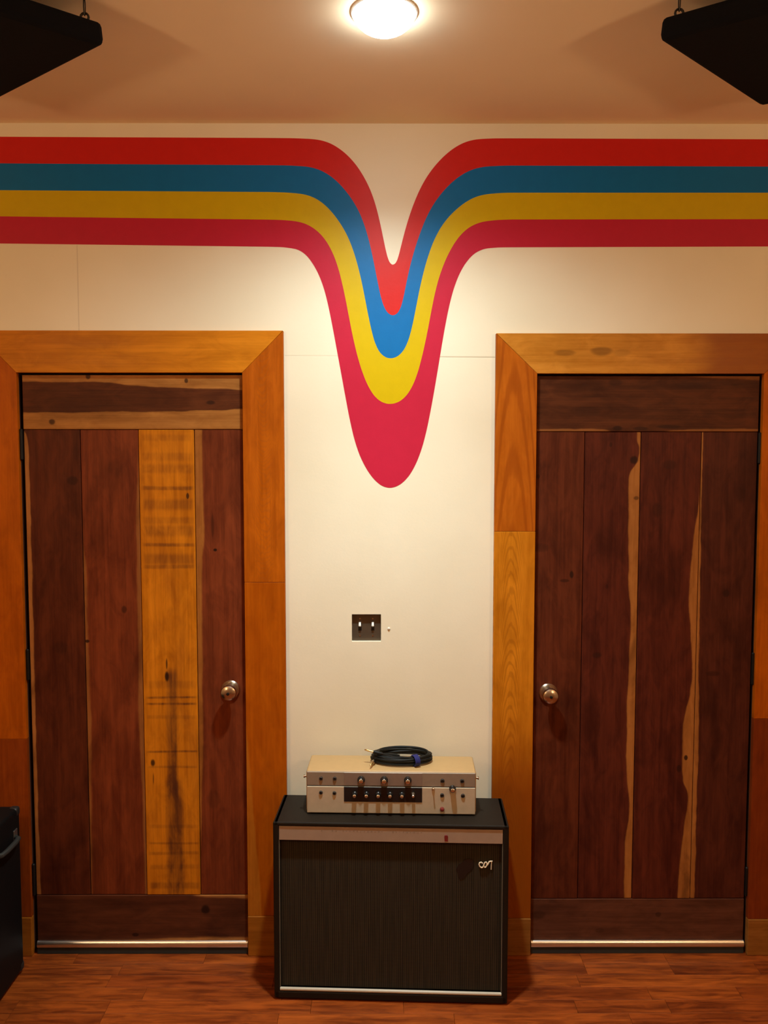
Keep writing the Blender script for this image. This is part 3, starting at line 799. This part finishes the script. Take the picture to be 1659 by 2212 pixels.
# ------------------------------------------------------------------ amplifier head
HEAD = empty('amplifier_head', (.0290, -.2065, ch), math.radians(-1.7))
tag(HEAD, 'cream vintage amplifier head sitting on the speaker cabinet', 'amplifier')
ax, ah, ad = .281, .1455, .152
for fx in (-.24, .24):
    for fy in (.022, ad - .022):
        obj('foot', lathe([(.010, 0), (.011, .003), (.011, .005)], 'z', 12), M['rubber'], HEAD, (fx, fy, 0))
obj('case', box(-ax, ax, .004, ad, .0045, ah, .007, 3), M['cream_case'], HEAD, smooth=True)
up_ = obj('upper_panel', box(-ax + .003, ax - .003, -.0005, .006, .0965, ah - .003, .001, 1), M['panel_upper'], HEAD)
lo_ = obj('lower_panel', box(-ax + .003, ax - .003, -.0035, .006, .0050, .0945, .0022, 2), M['panel_lower'], HEAD)
obj('panel_seam', box(-ax + .004, ax - .004, -.0002, .006, .0940, .0970), M['gloss_black'], HEAD)
obj('upper_center_plate', box(-.155, .103, -.0016, .001, .0985, ah - .004, .0004, 1), simple('centre_plate', (.26, .195, .15), .40, .3, var=.08, scale=60), up_)
blk = obj('black_control_plate', box(-.155, .103, -.0050, -.002, .0445, .0945, .0005, 1), M['gloss_black'], lo_)
def amp_knob(x, z, r, y, silver=False):
    k = obj('control_knob', lathe([(r, -y), (r * .98, -y + .003), (r * .80, -y + .005), (r * .74, -y + .016), (r * .60, -y + .018)], seg=22), M['gloss_black'] if not silver else M['knob_metal'], HEAD, (x, 0, z), smooth=True)
    obj('knob_cap', lathe([(r * .62, -y + .0170), (r * .60, -y + .0190), (r * .42, -y + .0205), (0, -y + .021)], seg=22), M['knob_metal'], k, smooth=True)
    obj('pointer', box(-.0008, .0008, y - .0045, y - .002, r * .80, r * 1.0) , M['knob_metal'], k)
X0 = .029
for x, z in ((-.0691, .1185), (.0068, .1185), (.0846, .1185)): amp_knob(x - X0, z, .0125, -.0016)
for x in (-.0906, -.0516, -.0127, .0263, .0652): amp_knob(x - X0, .0705, .0096, -.0050)
amp_knob(.1022 - X0, .0725, .0072, -.0050, True)
amp_knob(.2318 - X0, .0925, .0112, -.0035)
def jack(x, z, y, r=.0062):
    j = obj('input_jack', lathe([(r, -y), (r, -y + .003), (r * .62, -y + .0045), (r * .60, -y + .0015)], seg=12, caps=False), M['steel_hook'], HEAD, (x, 0, z))
    obj('jack_hole', lathe([(r * .62, -y + .0005), (r * .6, -y + .0020), (0, -y + .0020)], seg=12), M['gloss_black'], j)
for x, z, y in ((-.2021, .121, -.0005), (-.1566, .121, -.0005), (-.2023, .0745, -.0035), (-.1575, .0730, -.0035),
                (.1986, .1175, -.0005), (.2636, .1175, -.0005), (.1977, .0700, -.0035), (.2659, .0690, -.0035)):
    jack(x - X0, z, y, .0066 if x > 0 else .0060)
tg = obj('toggle_switch', lathe([(.0050, 0), (.0050, .004), (.0022, .0045), (.0018, .012), (.0026, .017), (0, .0185)], seg=12), M['knob_metal'], HEAD, (.1684 - X0, -.0030, .0905), (math.radians(-20), 0, 0), smooth=True)
obj('pilot_jewel', lathe([(.0075, .003), (.0075, .006), (.0060, .010), (.003, .012), (0, .0124)], seg=14), M['jewel'], HEAD, (.1979 - X0, 0, .0225), smooth=True)
for x, z in ((-.0906, .036), (-.0516, .036), (-.0127, .036), (.0263, .036), (.0652, .036), (.2318, .050), (.2659, .045)):
    pass
for s in (-1, 1):
    obj('side_screw', lathe([(.0035, 0), (.0035, .006), (.0060, .006), (.0056, .009), (0, .010)], 'x', 12), M['nickel'], HEAD, (s * ax, .014, .122), (0, 0, 0 if s > 0 else math.pi), smooth=True)

# ------------------------------------------------------------------ coiled cable
CAX, CAY, CAZ = .0690, -.1150, ch + ah
cable = empty('instrument_cable', (CAX, CAY, CAZ))
tag(cable, 'coiled black instrument cable with blue tie lying on the amplifier', 'cable')
rr = random.Random(5)
loops = 13
pts = []
for i in range(loops * 40 + 1):
    t_ = i / 40
    k = int(min(t_, loops - 1)); f = t_ - k
    a = 2 * math.pi * t_ + 2.9
    def prm(q):
        lay = (q * 5) % 13
        return (.094 + .013 * math.sin(q * 2.3 + .5), .0500 + .0085 * math.sin(q * 1.7 + 1.0), .0042 + .0022 * lay)
    p0, p1 = prm(k), prm(min(k + 1, loops))
    A, Bq, Z = [p0[m] * (1 - f) + p1[m] * f for m in range(3)]
    z = Z + .0040 * (1 + math.sin(a - 1.2 + .5 * k)) * (.3 + .06 * k)
    pts.append((A * math.cos(a), Bq * math.sin(a) + .004, max(z, .0040)))
tail0 = pts[0]
obj('cable_coil', tube(pts, .0039, 8), M['cable'], cable, smooth=True)
# tie wrapped round the front right of the bundle
ta = math.radians(-63)
cx_, cy_ = .094 * math.cos(ta), .050 * math.sin(ta) + .004
dirr = Vector((math.cos(ta), math.sin(ta) * 1.2, 0)).normalized()
tb = bmesh.new()
for off in (-.007, -.0035, 0, .0035, .007):
    tv = Vector((-dirr.y, dirr.x, 0)) * off
    tube([Vector((cx_, cy_, .0190)) + tv + dirr * .0205 * math.cos(q * math.pi / 8) + Vector((0, 0, .0170 * math.sin(q * math.pi / 8))) for q in range(16)], .0024, 6, tb, closed=True)
obj('cable_tie', tb, M['blue_tie'], cable, smooth=True)
def plug(p, d, nm_):
    d = Vector(d).normalized(); p = Vector(p)
    q = obj('jack_plug', tube([p, p + d * .006, p + d * .030, p + d * .034], .0062, 12, taper=[.7, 1, 1, .8]), M['cable'] if nm_ else M['nickel'], cable, smooth=True)
    obj('plug_tip', tube([p + d * .033, p + d * .056, p + d * .058, p + d * .062, p + d * .065], .0031, 10, taper=[1, 1, .7, 1, .3]), M['brass'], q, smooth=True)
plug((-.066, -.024, .034), (-.9, .10, .20), True)
plug((-.092, -.006, .010), (-.25, -.95, .02), False)
obj('cable_lead', tube([(-.01, -.040, .036), (-.03, -.036, .037), (-.050, -.028, .036), (-.068, -.024, .035)], .0034, 8), M['cable'], cable, smooth=True)

# ------------------------------------------------------------------ black amplifier at the left edge
AMP = empty('combo_amplifier', (-1.2420, -.105, 0))
tag(AMP, 'black combo amplifier at the left edge in front of the door casing', 'amplifier')
aw, al, az = .30, .62, .588
obj('cabinet_shell', box(-aw, 0, -al, 0, .012, az, .012, 3), M['tolex_black'], AMP, smooth=True)
for cy in (-.0, -al):
    for cx in (0, -aw):
        for cz in (.012, az):
            sx = 1 if cx == 0 else -1; sy = 1 if cy == 0 else -1; sz = 1 if cz > .1 else -1
            b = box(min(cx + sx * .0015, cx - sx * .030), max(cx + sx * .0015, cx - sx * .030),
                    min(cy + sy * .0015, cy - sy * .030), max(cy + sy * .0015, cy - sy * .030),
                    min(cz + sz * .0015, cz - sz * .030), max(cz + sz * .0015, cz - sz * .030), .009, 3)
            obj('corner_cap', b, M['steel_hook'], AMP, smooth=True)
for cy in (-.05, -al + .05):
    for cx in (-.05, -aw + .05):
        obj('foot', lathe([(.016, 0), (.018, .005), (.018, .013)], 'z', 14), M['rubber'], AMP, (cx, cy, 0))
obj('side_handle', tube([(.0, -.045, az - .09), (.016, -.055, az - .09), (.020, -.085, az - .09), (.020, -.145, az - .09), (.016, -.175, az - .09), (.0, -.185, az - .09)], .0085, 10), M['rubber'], AMP, smooth=True)
obj('handle_plate', box(-.001, .003, -.055, -.030, az - .115, az - .065, .001, 1), M['corner_metal'], AMP)
obj('handle_plate', box(-.001, .003, -.200, -.175, az - .115, az - .065, .001, 1), M['corner_metal'], AMP)
obj('top_handle', tube([(-.15, -.22, az - .004), (-.15, -.225, az + .018), (-.15, -.25, az + .026), (-.15, -.37, az + .026), (-.15, -.395, az + .018), (-.15, -.40, az - .004)], .010, 10), M['rubber'], AMP, smooth=True)
obj('grille', box(-aw + .022, -.022, -al - .003, -al + .004, .035, az - .105, .002, 1), M['grille'], AMP)
obj('control_panel', box(-aw + .022, -.022, -al - .003, -al + .004, az - .090, az - .030, .002, 1), M['panel_upper'], AMP)
